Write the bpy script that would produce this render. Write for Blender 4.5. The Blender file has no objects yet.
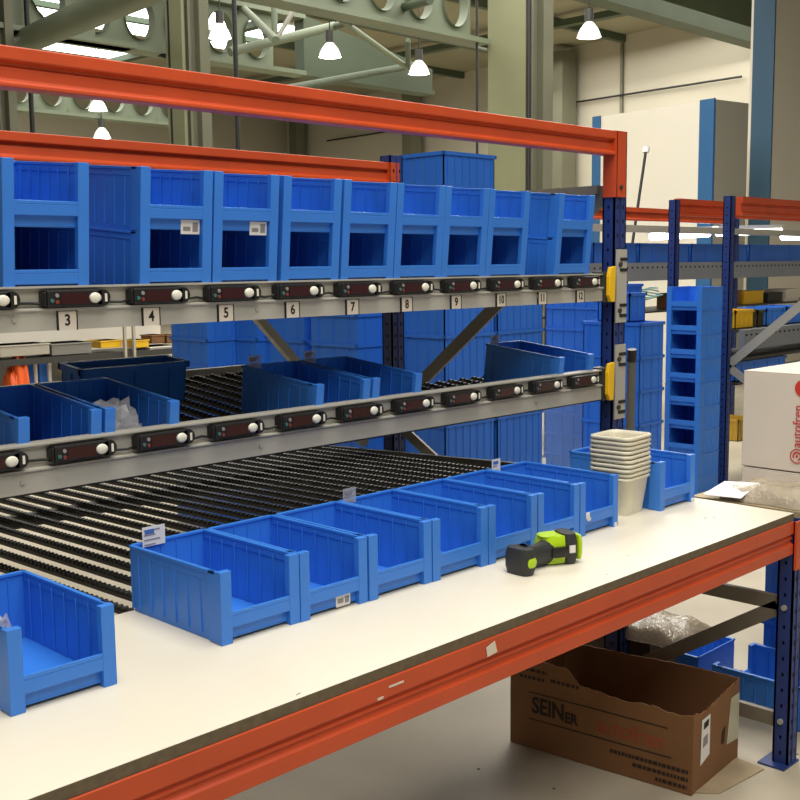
import bpy, bmesh, math, random
from mathutils import Vector, Matrix
random.seed(7)
scene = bpy.context.scene
COL = scene.collection
PI = math.pi

# ------------------------------------------------------------------ camera
CF = 1097.556
CC = Vector((-0.56639, -2.21933, 1.54371))
CR = Vector((0.7012487, -0.7128383, -0.0105700))
CU = Vector((0.0943675, 0.0781169, 0.9924679))
CV = Vector((0.7066435, 0.6969643, -0.1220481))
cam_d = bpy.data.cameras.new('camera'); cam = bpy.data.objects.new('camera', cam_d); COL.objects.link(cam)
cam_d.sensor_fit = 'HORIZONTAL'; cam_d.sensor_width = 36.0; cam_d.lens = CF / 800 * 36
cam_d.clip_start = 0.02; cam_d.clip_end = 200
M = Matrix((CR, CU, -CV)).transposed().to_4x4(); M.translation = CC
cam.matrix_world = M
scene.camera = cam

def ray(px, py): return CV + CR * ((px - 400) / CF) + CU * ((400 - py) / CF)
def at(axis, val, px, py):
    i = 'xyz'.index(axis); d = ray(px, py); return CC + d * ((val - CC[i]) / d[i])
def atd(depth, px, py): return CC + ray(px, py) * depth

# ------------------------------------------------------------------ materials
def lin(c):
    return tuple(((v / 255) / 12.92 if v / 255 <= .04045 else ((v / 255 + .055) / 1.055) ** 2.4) for v in c)
MATS = {}
def mat(name, rgb, rough=.5, metal=0., noise=0., nscale=8., emit=0., alpha=1., bump=0., bscale=60., spec=.5, rgb2=None, trans=0.):
    if name in MATS: return MATS[name]
    m = bpy.data.materials.new(name); m.use_nodes = True
    nt = m.node_tree; b = nt.nodes['Principled BSDF']
    c = (*lin(rgb), 1)
    b.inputs['Base Color'].default_value = c; b.inputs['Roughness'].default_value = rough
    b.inputs['Metallic'].default_value = metal; b.inputs['Alpha'].default_value = alpha
    b.inputs['Specular IOR Level'].default_value = spec
    b.inputs['Transmission Weight'].default_value = trans
    tc = nt.nodes.new('ShaderNodeTexCoord')
    if noise > 0 or rgb2:
        n = nt.nodes.new('ShaderNodeTexNoise'); n.inputs['Scale'].default_value = nscale; n.inputs['Detail'].default_value = 5
        nt.links.new(tc.outputs['Object'], n.inputs['Vector'])
        r = nt.nodes.new('ShaderNodeValToRGB')
        if rgb2: c2 = (*lin(rgb2), 1)
        else: c2 = tuple(v * (1 - noise) for v in c[:3]) + (1,)
        r.color_ramp.elements[0].position = .35; r.color_ramp.elements[1].position = .65
        r.color_ramp.elements[0].color = c2; r.color_ramp.elements[1].color = c
        nt.links.new(n.outputs['Fac'], r.inputs['Fac']); nt.links.new(r.outputs['Color'], b.inputs['Base Color'])
    if bump > 0:
        n2 = nt.nodes.new('ShaderNodeTexNoise'); n2.inputs['Scale'].default_value = bscale
        nt.links.new(tc.outputs['Object'], n2.inputs['Vector'])
        bp = nt.nodes.new('ShaderNodeBump'); bp.inputs['Strength'].default_value = bump; bp.inputs['Distance'].default_value = .004
        nt.links.new(n2.outputs['Fac'], bp.inputs['Height']); nt.links.new(bp.outputs['Normal'], b.inputs['Normal'])
    if emit > 0:
        b.inputs['Emission Color'].default_value = c; b.inputs['Emission Strength'].default_value = emit
    MATS[name] = m; return m

BLUE = mat('blue_polypropylene', (54, 126, 220), .40, noise=.08, nscale=5)
BLUE_CRATE = mat('blue_crate_plastic', (44, 112, 212), .45, noise=.12, nscale=3)
ORANGE = mat('orange_powder_coat', (196, 74, 32), .42, noise=.12, nscale=6)
POST = mat('blue_powder_coat', (38, 58, 120), .42, noise=.15, nscale=9)
GALV = mat('galvanised_steel', (170, 168, 158), .42, .15, noise=.08, nscale=5)
RAILM = mat('grey_painted_steel', (178, 175, 163), .45, .05, noise=.07, nscale=4)
GREYB = mat('grey_brace_steel', (128, 122, 108), .5, .2, noise=.12, nscale=10)
BLACK = mat('black_plastic', (24, 23, 22), .45)
TRACKM = mat('black_track_plastic', (30, 29, 27), .42)
DARKHOLE = mat('hole_black', (8, 8, 9), .9)
SCREEN = mat('maroon_display_window', (52, 18, 20), .2)
BUTTON = mat('ivory_push_button', (225, 222, 205), .35)
YELLOW = mat('yellow_lock_plastic', (240, 190, 18), .4)
WHITE_TOP = mat('white_laminate', (226, 219, 200), .38, noise=.05, nscale=2.2)
BOARD_EDGE = mat('raw_chipboard_edge', (106, 94, 72), .8, noise=.25, nscale=60)
PAPER = mat('white_label_paper', (226, 224, 220), .6)
INK = mat('black_ink', (22, 21, 22), .7)
INKB = mat('blue_ink', (70, 110, 175), .7)
INKGREY = mat('grey_ink', (140, 135, 135), .7)
REDINK = mat('red_ink', (196, 50, 40), .6)
PLATE = mat('ivory_plate', (214, 204, 186), .5)
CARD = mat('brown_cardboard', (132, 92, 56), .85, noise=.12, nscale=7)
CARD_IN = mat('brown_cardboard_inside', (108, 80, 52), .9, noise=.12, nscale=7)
BOXINK = mat('brown_box_ink', (48, 36, 26), .85)
BOXRED = mat('faded_red_ink', (156, 76, 46), .85)
WBOX = mat('white_cardboard', (214, 204, 190), .75, noise=.05, nscale=4)
TUB = mat('translucent_white_plastic', (226, 220, 198), .35, noise=.05, nscale=20)
LIME = mat('lime_green_plastic', (176, 212, 24), .35)
RUBBER = mat('dark_grey_rubber', (42, 44, 44), .55)
CLEAR = mat('clear_film', (205, 205, 208), .18, alpha=.42, bump=.6, bscale=30)
WRAP = mat('bubble_wrap', (196, 182, 158), .2, alpha=.82, bump=1., bscale=90, noise=.2, nscale=14)
FILM = mat('stretch_film', (150, 185, 225), .15, alpha=.28, bump=.6, bscale=18)
WOOD = mat('pallet_wood', (150, 122, 84), .8, noise=.25, nscale=12)
CONC = mat('painted_concrete', (196, 186, 164), .55, rgb2=(172, 162, 140), nscale=1.3, bump=.15, bscale=25)
SPECK = mat('floor_dirt', (92, 84, 70), .9)
WALLM = mat('plaster_wall', (188, 182, 164), .8, noise=.04, nscale=.6)
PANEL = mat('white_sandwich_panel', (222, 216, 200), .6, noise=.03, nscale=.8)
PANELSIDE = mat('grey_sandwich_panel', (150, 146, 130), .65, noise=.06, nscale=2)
TRIMB = mat('blue_trim_sheet', (42, 92, 138), .5)
TRIMDB = mat('petrol_blue_trim_sheet', (44, 82, 108), .5)
COLM = mat('olive_green_paint', (128, 130, 98), .6, noise=.08, nscale=2)
COLD = mat('grey_green_paint_and_shade', (112, 112, 92), .65, noise=.1, nscale=2)
BEAMG = mat('pale_green_steel', (116, 126, 104), .55, noise=.08, nscale=2)
PURL = mat('dark_green_steel_and_shade', (74, 86, 66), .6, noise=.1, nscale=2)
ROOFM = mat('roof_deck', (150, 146, 122), .8, noise=.08, nscale=1)
LAMPM = mat('lamp_glow', (255, 246, 228), .5, emit=7)
TUBEM = mat('fluorescent_glow', (255, 252, 240), .5, emit=9)
SKYM = mat('skylight_glow', (250, 255, 250), .5, emit=5)
CABLE = mat('black_cable', (26, 26, 24), .5)
TEAL = mat('teal_wire', (120, 160, 158), .5)
YBIN = mat('yellow_bin_plastic', (222, 176, 24), .45)
OBAG = mat('orange_plastic_bag', (232, 96, 34), .5)
TRAYG = mat('grey_tray_plastic', (168, 162, 148), .5)
DARKST = mat('dark_steel', (62, 62, 58), .5, .2)
GRL = mat('green_indicator', (58, 108, 104), .4)
RDL = mat('red_indicator', (128, 52, 46), .4)

# ------------------------------------------------------------------ mesh builder
class MB:
    def __init__(s): s.v = []; s.f = []; s.sm = []
    def add(s, vs, fs, smooth=False):
        o = len(s.v); s.v += [tuple(v) for v in vs]; s.f += [tuple(i + o for i in f) for f in fs]; s.sm += [smooth] * len(fs); return s
    def box(s, x0, x1, y0, y1, z0, z1):
        vs = [(x, y, z) for z in (z0, z1) for y in (y0, y1) for x in (x0, x1)]
        return s.add(vs, [(0, 2, 3, 1), (4, 5, 7, 6), (0, 1, 5, 4), (2, 6, 7, 3), (0, 4, 6, 2), (1, 3, 7, 5)])
    def hexa(s, b, t):
        return s.add(list(b) + list(t), [(3, 2, 1, 0), (4, 5, 6, 7), (0, 1, 5, 4), (1, 2, 6, 5), (2, 3, 7, 6), (3, 0, 4, 7)])
    def bar(s, a, b, w, h, up=(0, 0, 1)):
        a = Vector(a); b = Vector(b); d = (b - a).normalized(); u = Vector(up)
        if abs(d.dot(u)) > .98: u = Vector((0, 1, 0))
        r = d.cross(u).normalized(); u = r.cross(d)
        q = [r * (-w / 2) + u * (-h / 2), r * (w / 2) + u * (-h / 2), r * (w / 2) + u * (h / 2), r * (-w / 2) + u * (h / 2)]
        return s.add([a + k for k in q] + [b + k for k in q], [(0, 1, 2, 3), (7, 6, 5, 4), (0, 4, 5, 1), (1, 5, 6, 2), (2, 6, 7, 3), (3, 7, 4, 0)])
    def cyl(s, a, b, r0, r1=None, n=12, cap=True):
        r1 = r0 if r1 is None else r1
        a = Vector(a); b = Vector(b); d = (b - a).normalized()
        u = Vector((0, 0, 1)) if abs(d.z) < .9 else Vector((1, 0, 0))
        x = d.cross(u).normalized(); y = d.cross(x)
        ra = [a + (x * math.cos(2 * PI * i / n) + y * math.sin(2 * PI * i / n)) * r0 for i in range(n)]
        rb = [b + (x * math.cos(2 * PI * i / n) + y * math.sin(2 * PI * i / n)) * r1 for i in range(n)]
        s.add(ra + rb, [(i, i + n, (i + 1) % n + n, (i + 1) % n) for i in range(n)], True)
        if cap: s.add(ra, [tuple(range(n))]); s.add(rb, [tuple(reversed(range(n)))])
        return s
    def tube(s, pts, r, n=6):
        for a, b in zip(pts[:-1], pts[1:]): s.cyl(a, b, r, n=n)
        return s
    def prism_x(s, prof, x0, x1):      # closed profile of (y, z)
        n = len(prof)
        vs = [(x0, y, z) for y, z in prof] + [(x1, y, z) for y, z in prof]
        fs = [(i, (i + 1) % n, (i + 1) % n + n, i + n) for i in range(n)] + [tuple(reversed(range(n))), tuple(range(n, 2 * n))]
        return s.add(vs, fs)
    def poly_extrude(s, pts, off):     # planar polygon extruded by vector
        n = len(pts); off = Vector(off); P = [Vector(p) for p in pts]
        return s.add(P + [p + off for p in P], [(i, (i + 1) % n, (i + 1) % n + n, i + n) for i in range(n)] + [tuple(reversed(range(n))), tuple(range(n, 2 * n))])
    def lathe(s, prof, c=(0, 0, 0), n=20):
        vs = [(c[0] + r * math.cos(2 * PI * i / n), c[1] + r * math.sin(2 * PI * i / n), c[2] + z) for r, z in prof for i in range(n)]
        fs = [(j * n + i, j * n + (i + 1) % n, (j + 1) * n + (i + 1) % n, (j + 1) * n + i) for j in range(len(prof) - 1) for i in range(n)]
        return s.add(vs, fs, True)
    def tf(s, mtx):
        s.v = [tuple(mtx @ Vector(v)) for v in s.v]; return s
    def mesh(s, name, m):
        me = bpy.data.meshes.new(name); me.from_pydata(s.v, [], s.f)
        for p, k in zip(me.polygons, s.sm): p.use_smooth = k
        bm = bmesh.new(); bm.from_mesh(me); bmesh.ops.recalc_face_normals(bm, faces=bm.faces); bm.to_mesh(me); bm.free()
        me.materials.append(m); return me
    def build(s, name, m, parent=None, loc=None, rotz=0, bevel=0):
        o = bpy.data.objects.new(name, s.mesh(name, m)); COL.objects.link(o)
        if parent: o.parent = parent
        if loc is not None: o.location = loc
        if rotz: o.rotation_euler = (0, 0, rotz)
        if bevel:
            b = o.modifiers.new('bevel', 'BEVEL'); b.width = bevel; b.segments = 2; b.limit_method = 'ANGLE'
        return o

def tag(o, label=None, cat=None, group=None, kind=None):
    if label: o['label'] = label
    if cat: o['category'] = cat
    if group: o['group'] = group
    if kind: o['kind'] = kind
    return o
def empty(name, loc=(0, 0, 0), rot=(0, 0, 0)):
    o = bpy.data.objects.new(name, None); COL.objects.link(o); o.location = loc; o.rotation_euler = rot
    o.empty_display_size = .05; return o
def struct(o): o['kind'] = 'structure'; return o
def kids(o): return [c for c in bpy.data.objects if c.parent == o]
def copy_tree(o, parent=None):
    c = o.copy(); COL.objects.link(c)
    if parent: c.parent = parent
    for k in kids(o): copy_tree(k, c)
    return c
def text(name, body, size, m, parent, mtx, align='CENTER', sx=1., ext=.0004, bold=0.):
    cu = bpy.data.curves.new(name, 'FONT'); cu.body = body; cu.size = size; cu.align_x = align; cu.align_y = 'CENTER'; cu.extrude = ext; cu.offset = bold
    t = bpy.data.objects.new(name, cu); COL.objects.link(t)
    dg = bpy.context.evaluated_depsgraph_get(); dg.update()
    me = bpy.data.meshes.new_from_object(t.evaluated_get(dg)); bpy.data.objects.remove(t)
    me.transform(mtx @ Matrix.Diagonal((sx, 1, 1, 1))); me.materials.clear(); me.materials.append(m)
    o = bpy.data.objects.new(name, me); COL.objects.link(o); o.parent = parent; return o
def frame(origin, xdir, ydir):
    x = Vector(xdir).normalized(); y = Vector(ydir).normalized(); z = x.cross(y)
    m = Matrix((x, y, z)).transposed().to_4x4(); m.translation = Vector(origin); return m

# ------------------------------------------------------------------ picking bin (origin: front centre of base, opening towards -Y)
BW, BL, BH = .203, .338, .150
def bin_mb(w=BW, l=BL, h=BH, pw=.027, side_ribs=True):
    b = MB(); t = .003; x = w / 2; tp = .004
    # side walls (a touch of taper towards the base) and back wall
    for s in (-1, 1):
        b.hexa([(s * (x - .006), .012, .006), (s * (x - .006 - t), .012, .006), (s * (x - .006 - t), l - .006, .006), (s * (x - .006), l - .006, .006)],
               [(s * (x - .003), .012, h - .004), (s * (x - .003 - t), .012, h - .004), (s * (x - .003 - t), l - .003, h - .004), (s * (x - .003), l - .003, h - .004)])
        # rim flange
        a, c = sorted((s * (x + .0), s * (x - .009)))
        b.box(a, c, .02, l, h - .008, h - .001)
        a, c = sorted((s * (x - .002), s * (x - .008)))
        b.box(a, c, .03, l - .01, h - .022, h - .008)
        # foot rail along the side
        a, c = sorted((s * (x - .006), s * (x - .014)))
        b.box(a, c, .01, l - .01, 0, .010)
        # front post
        a, c = sorted((s * x, s * (x - pw)))
        b.box(a, c, 0, .016, .0, h)
        a, c = sorted((s * x, s * (x - .006)))
        b.box(a, c, .014, .042, .002, h - .001)
        if side_ribs:
            for k in range(6):
                yy = .075 + k * (l - .11) / 5
                a, c = sorted((s * (x - .0022), s * (x - .007)))
                b.box(a, c, yy - .0015, yy + .0015, .012, h - .02)
                a, c = sorted((s * (x - .0085), s * (x - .0115)))
                b.box(a, c, yy - .0012, yy + .0012, .012, h - .012)
    b.box(-x + .004, x - .004, l - .005, l - .002, .006, h - .004)
    b.box(-x, x, l - .008, l, h - .008, h - .001)
    for k in range(4):
        xx = -x + .04 + k * (w - .08) / 3
        b.box(xx - .0012, xx + .0012, l - .0075, l - .004, .012, h - .01)
    # floor, front lip and recessed lower panel
    b.box(-x + .008, x - .008, .012, l - .006, .008, .0115)
    b.box(-x + pw - .004, x - pw + .004, .001, .018, .032, .056)
    b.hexa([(-x + pw - .004, .001, .056), (x - pw + .004, .001, .056), (x - pw + .004, .018, .056), (-x + pw - .004, .018, .056)],
           [(-x + pw - .004, .001, .064), (x - pw + .004, .001, .064), (x - pw + .004, .006, .064), (-x + pw - .004, .006, .064)])
    b.box(-x + pw - .004, x - pw + .004, .013, .017, .006, .034)
    return b
BIN_ME = bin_mb().mesh('picking_bin', BLUE)
def new_bin(loc, rotz=0, tilt=0, sx=1., label='', group='', name='picking_bin', s=None):
    o = bpy.data.objects.new(name, BIN_ME); COL.objects.link(o)
    o.location = loc; o.rotation_euler = (tilt, 0, rotz); o.scale = (sx, 1, 1) if s is None else s
    b = o.modifiers.new('bevel', 'BEVEL'); b.width = .0018; b.segments = 2; b.limit_method = 'ANGLE'
    return tag(o, label, 'bin', group)

def back_tag(parent, x, w=.055, h=.042, white=True, n=4, sx=1):
    """paper tag in a clear holder clipped on the back rim"""
    y = BL + .002 - .012; z = BH - .012
    m = MB(); m.box(x, x + w, y - .0012, y, z, z + h)
    t = m.build('label_tag', PAPER if white else CLEAR, parent)
    tag(t, 'white paper tag' if white else 'clear plastic tag holder')
    k = MB()
    for i in range(n):
        zz = z + h - .008 - i * (h - .012) / max(1, n - 1)
        k.box(x + .004, x + .004 + (w - .01) * (.85 - .25 * (i % 2)), y - .0018, y - .0011, zz - .0016, zz + .0016)
    k.build('print_lines', INKGREY, t)
    k = MB()
    k.box(x + .006, x + .03, y - .0020, y - .0012, z + h - .016, z + h - .006)
    k.build('print_block', INKB if white else INKGREY, t)
    return t
def front_sticker(parent, x0, x1, z0, z1, y=.0125):
    m = MB(); m.box(x0, x1, y - .0015, y, z0, z1); t = m.build('label_sticker', PAPER, parent); tag(t, 'white label sticker')
    k = MB(); w = x1 - x0
    k.box(x0 + w * .12, x0 + w * .5, y - .0022, y - .0014, z0 + .008, z0 + .018)
    k.box(x0 + w * .62, x0 + w * .9, y - .0022, y - .0014, z0 + .006, z1 - .006)
    k.build('print_block', INKGREY, t)

TABLE_Z = .795
# ---- bins on the workbench
o = new_bin((.331, -.507, TABLE_Z), label='blue picking bin alone at the near left end of the white workbench', group='bins on the workbench')
m = MB(); v = []
g = [(i, j) for i in range(7) for j in range(6)]
m.add([(-.099 + i * .010, .015 + j * .028, .098 + .022 * math.sin(i * 1.7 + j) * math.cos(j * 1.3) + .012 * random.random()) for i, j in g],
      [(i * 6 + j, i * 6 + j + 1, (i + 1) * 6 + j + 1, (i + 1) * 6 + j) for i in range(6) for j in range(5)])
pk = m.build('plastic_packet', CLEAR, None, loc=(.328, -.42, TABLE_Z + .025))
sol = pk.modifiers.new('solid', 'SOLIDIFY'); sol.thickness = .012
tag(pk, 'crumpled clear plastic packet inside the nearest left workbench bin', 'packet')
ends = [(.68, .883), (.884, 1.079), (1.083, 1.288), (1.290, 1.492), (1.494, 1.690), (1.692, 1.876), (1.878, 2.062)]
row_l = ['leftmost bin of the bench row, printed white paper tag on its back corner',
         'second bin from left in bench row, small white sticker low on its front',
         'third bin from left in bench row, plain blue without any tag',
         'fourth bin from left in bench row, clear tag on its back rim',
         'fifth bin from left in bench row, plain blue just left of the lime tool',
         'sixth bin from left in bench row, plain blue behind the lime green tool',
         'seventh blue bin ending the bench row, white tape scrap on its front, beside nested tubs']
row = []
for (a, c), l in zip(ends, row_l):
    o = new_bin(((a + c) / 2, -.487 - .004 * len(row) / 2, TABLE_Z), sx=(c - a) / BW, label=l, group='bins on the workbench')
    row.append(o)
back_tag(row[0], -.070, .058, .044, True, 4)
front_sticker(row[1], .012, .056, .004, .030)
back_tag(row[3], -.088, .045, .040, False, 3)
back_tag(row[6], -.085, .042, .038, True, 3)
t = MB(); t.box(-.072, -.054, -.001, .0004, .046, .064); t.box(-.066, -.048, -.001, .0004, .040, .048)
tag(t.build('tape_scrap', PAPER, row[6]), 'white tape scrap')
rb = new_bin((2.402, -.492, TABLE_Z), label='blue picking bin at far right end of workbench, right of the nested tubs', group='bins on the workbench')
for ob in (row[6], rb):
    t = MB(); t.cyl((.088, -.002, .005), (.088, .012, .005), .008, n=10); tag(t.build('foot_cap', PAPER, ob), 'white foot cap')

# ---- upper shelf, two-high stacks
S = .214
up = [(.497, '3', 'above number plate 3 at the left edge'), (.832, '4', 'above number plate 4'), (1.040, '5', 'above number plate 5'),
      (1.258, '6', 'above number plate 6'), (1.470, '7', 'above number plate 7'), (1.676, '8', 'above number plate 8'),
      (1.880, '9', 'above number plate 9'), (2.085, '10', 'above number plate 10'), (2.448, '12', 'above number plate 12 at the right end')]
TILT = math.radians(5)
for x0, n, w in up:
    for k in range(2):
        wd = 'top' if k else 'bottom'
        extra = ''
        if k and n in '45': extra = ', paper sticker on its front'
        o = new_bin((x0 + .121, .035 - math.sin(TILT) * .149 * k, 1.478 + math.cos(TILT) * .149 * k), tilt=TILT,
                    label=f'{wd} blue bin of the two-high stack {w}{extra}', group='two-high bin stacks on the upper shelf')
        if k and n in '45': front_sticker(o, .018, .072, -.004, .030)

# ---- middle shelf bins
TL = math.radians(6.2); MZ = 1.073
mids = [(.530, .04, 0, 'dark blue bin at left end of middle shelf with clear tag on its back rim', True),
        (.742, .04, 0, 'middle shelf bin holding clear plastic bags, right of the leftmost bin', False),
        (1.388, .04, 0, 'middle shelf bin above lower display 7, left of a touching pair, tag on back', True),
        (1.602, .04, 0, 'middle shelf bin above lower display 8, tag on its back rim', True),
        (2.494, .04, 0, 'middle shelf bin nearest the right post with clear tag on its back corner', True)]
for x0, y, r, l, tg in mids:
    o = new_bin((x0 + .1015, y, MZ), tilt=TL, label=l, group='bins on the middle shelf')
    if tg: back_tag(o, -.06 if x0 < 1 else -.085, .05, .04, False, 4)
for i in range(3):
    m = MB(); nn = 7
    m.add([(j % nn * .016, j // nn * .02, .03 * math.sin(j * 2.1 + i) * .5 + .02 * random.random()) for j in range(nn * nn)],
          [(a * nn + b, a * nn + b + 1, (a + 1) * nn + b + 1, (a + 1) * nn + b) for a in range(nn - 1) for b in range(nn - 1)])
    p = m.build('plastic_bag', CLEAR, None, loc=(.775 + i * .045, .07 + i * .03, MZ + .052 + .008 * i)); p.rotation_euler = (.9 - .3 * i, .2 * i, .3 * i)
    so = p.modifiers.new('solid', 'SOLIDIFY'); so.thickness = .006
    tag(p, ['clear plastic bag standing at left in the middle shelf bin', 'crumpled clear bag in middle of the middle shelf bin', 'crumpled clear bag at right in the middle shelf bin'][i], 'bag', 'clear bags in the middle shelf bin')

# ------------------------------------------------------------------ flow rack
rack = empty('flow_rack', (2.79, .04, 0))
tag(rack, 'tall flow rack with orange top beams, grey rails and blue perforated posts behind the workbench', 'rack')
def P(mb, name, m, parent=rack, bevel=0):
    o = mb.build(name, m, parent, bevel=bevel)
    if parent is rack: o.matrix_parent_inverse = Matrix.Translation((-2.79, -.04, 0))
    elif parent.parent is rack: pass
    return o
XL, XR = .0, 2.775     # inner faces of the posts
def post_mb(x0, x1, y0, y1, z0, z1):
    p = MB(); t = .006
    p.box(x0, x1, y0, y0 + t, z0, z1)
    p.box(x0, x0 + t, y0, y1, z0, z1); p.box(x1 - t, x1, y0, y1, z0, z1)
    p.box(x0, x0 + .03, y1 - t, y1, z0, z1); p.box(x1 - .03, x1, y1 - t, y1, z0, z1)
    p.box(x0 + .035, x1 - .035, y0 - .003, y0, z0, z1)
    return p
def holes_mb(x0, x1, y0, y1, z0, z1, step=.05):
    h = MB(); z = z0 + .04
    while z < z1 - .03:
        for xx in (x0 + .02, x1 - .02): h.box(xx - .004, xx + .004, y0 - .001, y0 + .001, z - .007, z + .007)
        for k in (.025, y1 - y0 - .025): h.box(x0 - .0008, x0 + .001, y0 + k - .003, y0 + k + .003, z - .005, z + .005)
        z += step
    return h
def rack_post(parent, x0, x1, y0, y1, z1, fix, z0=0., bolts=True):
    p = post_mb(x0, x1, y0, y1, z0, z1).build('post', POST, parent)
    h = holes_mb(x0, x1, y0, y1, z0, z1).build('post_holes', DARKHOLE, p)
    f = MB(); f.box(x0 - .035, x1 + .006, y0 - .006, y1 + .03, z0, z0 + .006)
    ff = f.build('base_plate', POST, p)
    if fix is not None: p.matrix_parent_inverse = fix
    return p
FIX = Matrix.Translation((-2.79, -.04, 0))
posts = []
for (x0, x1) in ((2.775, 2.850), (-.08, .0)):
    for (y0, y1) in ((.0, .05), (1.12, 1.18)):
        posts.append(rack_post(rack, x0, x1, y0, y1, 2.005, FIX))
def step_beam(x0, x1, y, z0, z1, flip=1):
    h = z1 - z0; d = .05
    pr = [(0, 0), (0, .12), (.012, .20), (.012, .50), (.018, .53), (.018, .60), (0, .66), (0, 1)]
    prof = [(y + flip * a, z0 + h * b) for a, b in pr] + [(y + flip * d, z1), (y + flip * d, z0)]
    return MB().prism_x(prof, x0, x1)
def beam_conn(x0, x1, y0, y1, z0, z1):
    return MB().box(x0, x1, y0, y1, z0, z1)
for y, fl, nm in ((-.004, 1, 'front'), (1.125, 1, 'rear')):
    zz = (1.919, 2.003) if nm == 'front' else (1.885, 1.975)
    b = P(step_beam(XL, XR, y, zz[0], zz[1], fl), 'top_beam', ORANGE, bevel=.003)
    c = MB(); c.box(XR - .004, XR + .055, y - .006, y - .001, zz[0] - .145, zz[1]); c.box(XR - .006, XR + .0005, y - .006, y + .05, zz[0] - .145, zz[1])
    o = c.build('beam_connector', ORANGE, b)
    c = MB(); c.box(-.055, .004, y - .006, y - .001, zz[0] - .145, zz[1]); c.build('beam_connector', ORANGE, b)
    k = MB()
    for q in (-.11,): k.cyl((XR + .022, y - .012, zz[0] + q), (XR + .022, y - .005, zz[0] + q), .008, n=8)
    k.build('connector_bolt', DARKST, b)
# front rails: lower plain face, thin ledge, recessed strip that carries the displays
for nm, zb, zt in (('upper', 1.410, 1.506), ('lower', 1.060, 1.166)):
    zs = zb + (zt - zb) * .46
    prof = [(0, zb), (0, zs - .004), (-.006, zs), (-.006, zs + .004), (.010, zs + .006), (.010, zt - .006), (-.002, zt - .004), (-.002, zt), (.045, zt), (.045, zb)]
    r = P(MB().prism_x(prof, XL, XR - .055), 'front_rail', RAILM)
    k = MB()
    for x in (1.17, .52, 2.33): MB().cyl((x, -.003, zb + .026), (x, .002, zb + .026), .006, n=8).build('rail_screw', GALV, r)
    # grey sleeve, black straps and yellow lock at the right post
    s = MB(); s.box(2.782, 2.846, -.009, -.003, zb - .08, zt + .085)
    so = P(s, 'post_sleeve', RAILM)
    for q in (zb - .055, zb - .018, zt + .012, zt + .050): MB().box(2.802, 2.846, -.012, -.008, q - .0055, q + .0055).build('strap', BLACK, so)
    for q in (zb - .037, zt + .032): MB().cyl((2.800, -.016, q), (2.800, -.008, q), .009, n=10).build('sleeve_bolt', DARKST, so)
    s = MB(); s.poly_extrude([(2.712, -.010, zt - .01), (2.722, -.010, zt + .022), (2.752, -.010, zt + .026), (2.748, -.010, zb - .004), (2.724, -.010, zb - .004), (2.712, -.010, zb + .02)], (0, -.016, 0))
    P(s, 'beam_lock', YELLOW, bevel=.003)
    s = MB(); s.box(2.706, 2.775, -.008, .045, zb - .004, zt + .006); P(s, 'rail_end_bracket', DARKST)
# decks of wheel tracks
def track_mb(L, slope, r=.008, pitch=.022, hw=.008):
    t = MB(); n = int(L / pitch)
    for s in (-1, 1): t.bar((s * (hw + .0015), 0, -.005), (s * (hw + .0015), L, -.005 + L * slope), .003, .009)
    t.bar((0, 0, -.009), (0, L, -.009 + L * slope), 2 * hw, .002)
    for i in range(n):
        y = (i + .5) * pitch; z = y * slope
        t.cyl((-hw, y, z), (hw, y, z), r, n=8)
    return t
def deck(x0, x1, pitch, y0, y1, z0, slope):
    me = track_mb(y1 - y0, slope).mesh('wheel_track', TRACKM)
    x = x0
    while x < x1:
        o = bpy.data.objects.new('wheel_track', me); COL.objects.link(o); o.parent = rack; o.location = (x - 2.79, y0 - .04, z0 - .008); x += pitch
deck(.0475, 2.64, .073, -.14, 1.74, .787, -.024)      # return lane falls away from the picker
deck(.06, 1.90, .066, .06, .98, 1.076, .106)          # middle shelf, long lanes
deck(1.92, 2.72, .066, .06, .50, 1.076, .106)         # middle shelf, short lanes
deck(.10, 2.70, .115, .06, 1.14, 1.480, .0875)         # upper shelf
P(MB().hexa([(XL, .05, 1.452), (XR, .05, 1.452), (XR, 1.12, 1.545), (XL, 1.12, 1.545)], [(XL, .05, 1.456), (XR, .05, 1.456), (XR, 1.12, 1.549), (XL, 1.12, 1.549)]), 'added_shade_pan', DARKST)  # unseen sheet, added to keep light off the middle shelf
# deck cross members
P(MB().box(XL, XR, -.148, -.140, .735, .786), 'return_lane_crossbar', DARKST)
P(MB().box(XL, XR, 1.14, 1.17, .70, .742), 'return_lane_crossbar', DARKST)
for xx in (2.665, .02): P(MB().bar((xx, -.14, .792), (xx, 1.74, .705), .02, .05), 'return_lane_side_rail', DARKST)
P(MB().box(XL, 1.90, .99, 1.02, 1.12, 1.186), 'middle_rear_rail', RAILM)
P(MB().box(XL, XR, .05, .075, 1.045, 1.058), 'middle_crossbar', DARKST); P(MB().box(XL, XR, .44, .47, 1.075, 1.096), 'middle_crossbar', DARKST)
P(MB().box(XL, XR, 1.12, 1.16, 1.50, 1.545), 'upper_crossbar', DARKST); P(MB().box(XL, XR, .55, .58, 1.46, 1.495), 'upper_crossbar', DARKST)
# side-frame braces (right frame, left frame) and one rear diagonal
for x in (2.812, -.04):
    b = MB()
    b.bar((x, .085, 1.805), (x, 1.12, 1.805), .045, .030)
    P(b, 'frame_brace', GREYB)
    b = MB(); b.bar((x, .05, 1.80), (x, 1.15, .915), .012, .052, up=(0, .6, .8)); P(b, 'frame_brace', GREYB)
    b = MB(); b.bar((x, 1.15, .865), (x, .05, .225), .012, .045, up=(0, -.6, .8)); P(b, 'frame_brace', GREYB)
b = MB(); b.bar((1.86, 1.22, 1.61), (2.70, 1.22, .77), .03, .035); P(b, 'rear_brace', GALV)

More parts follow.
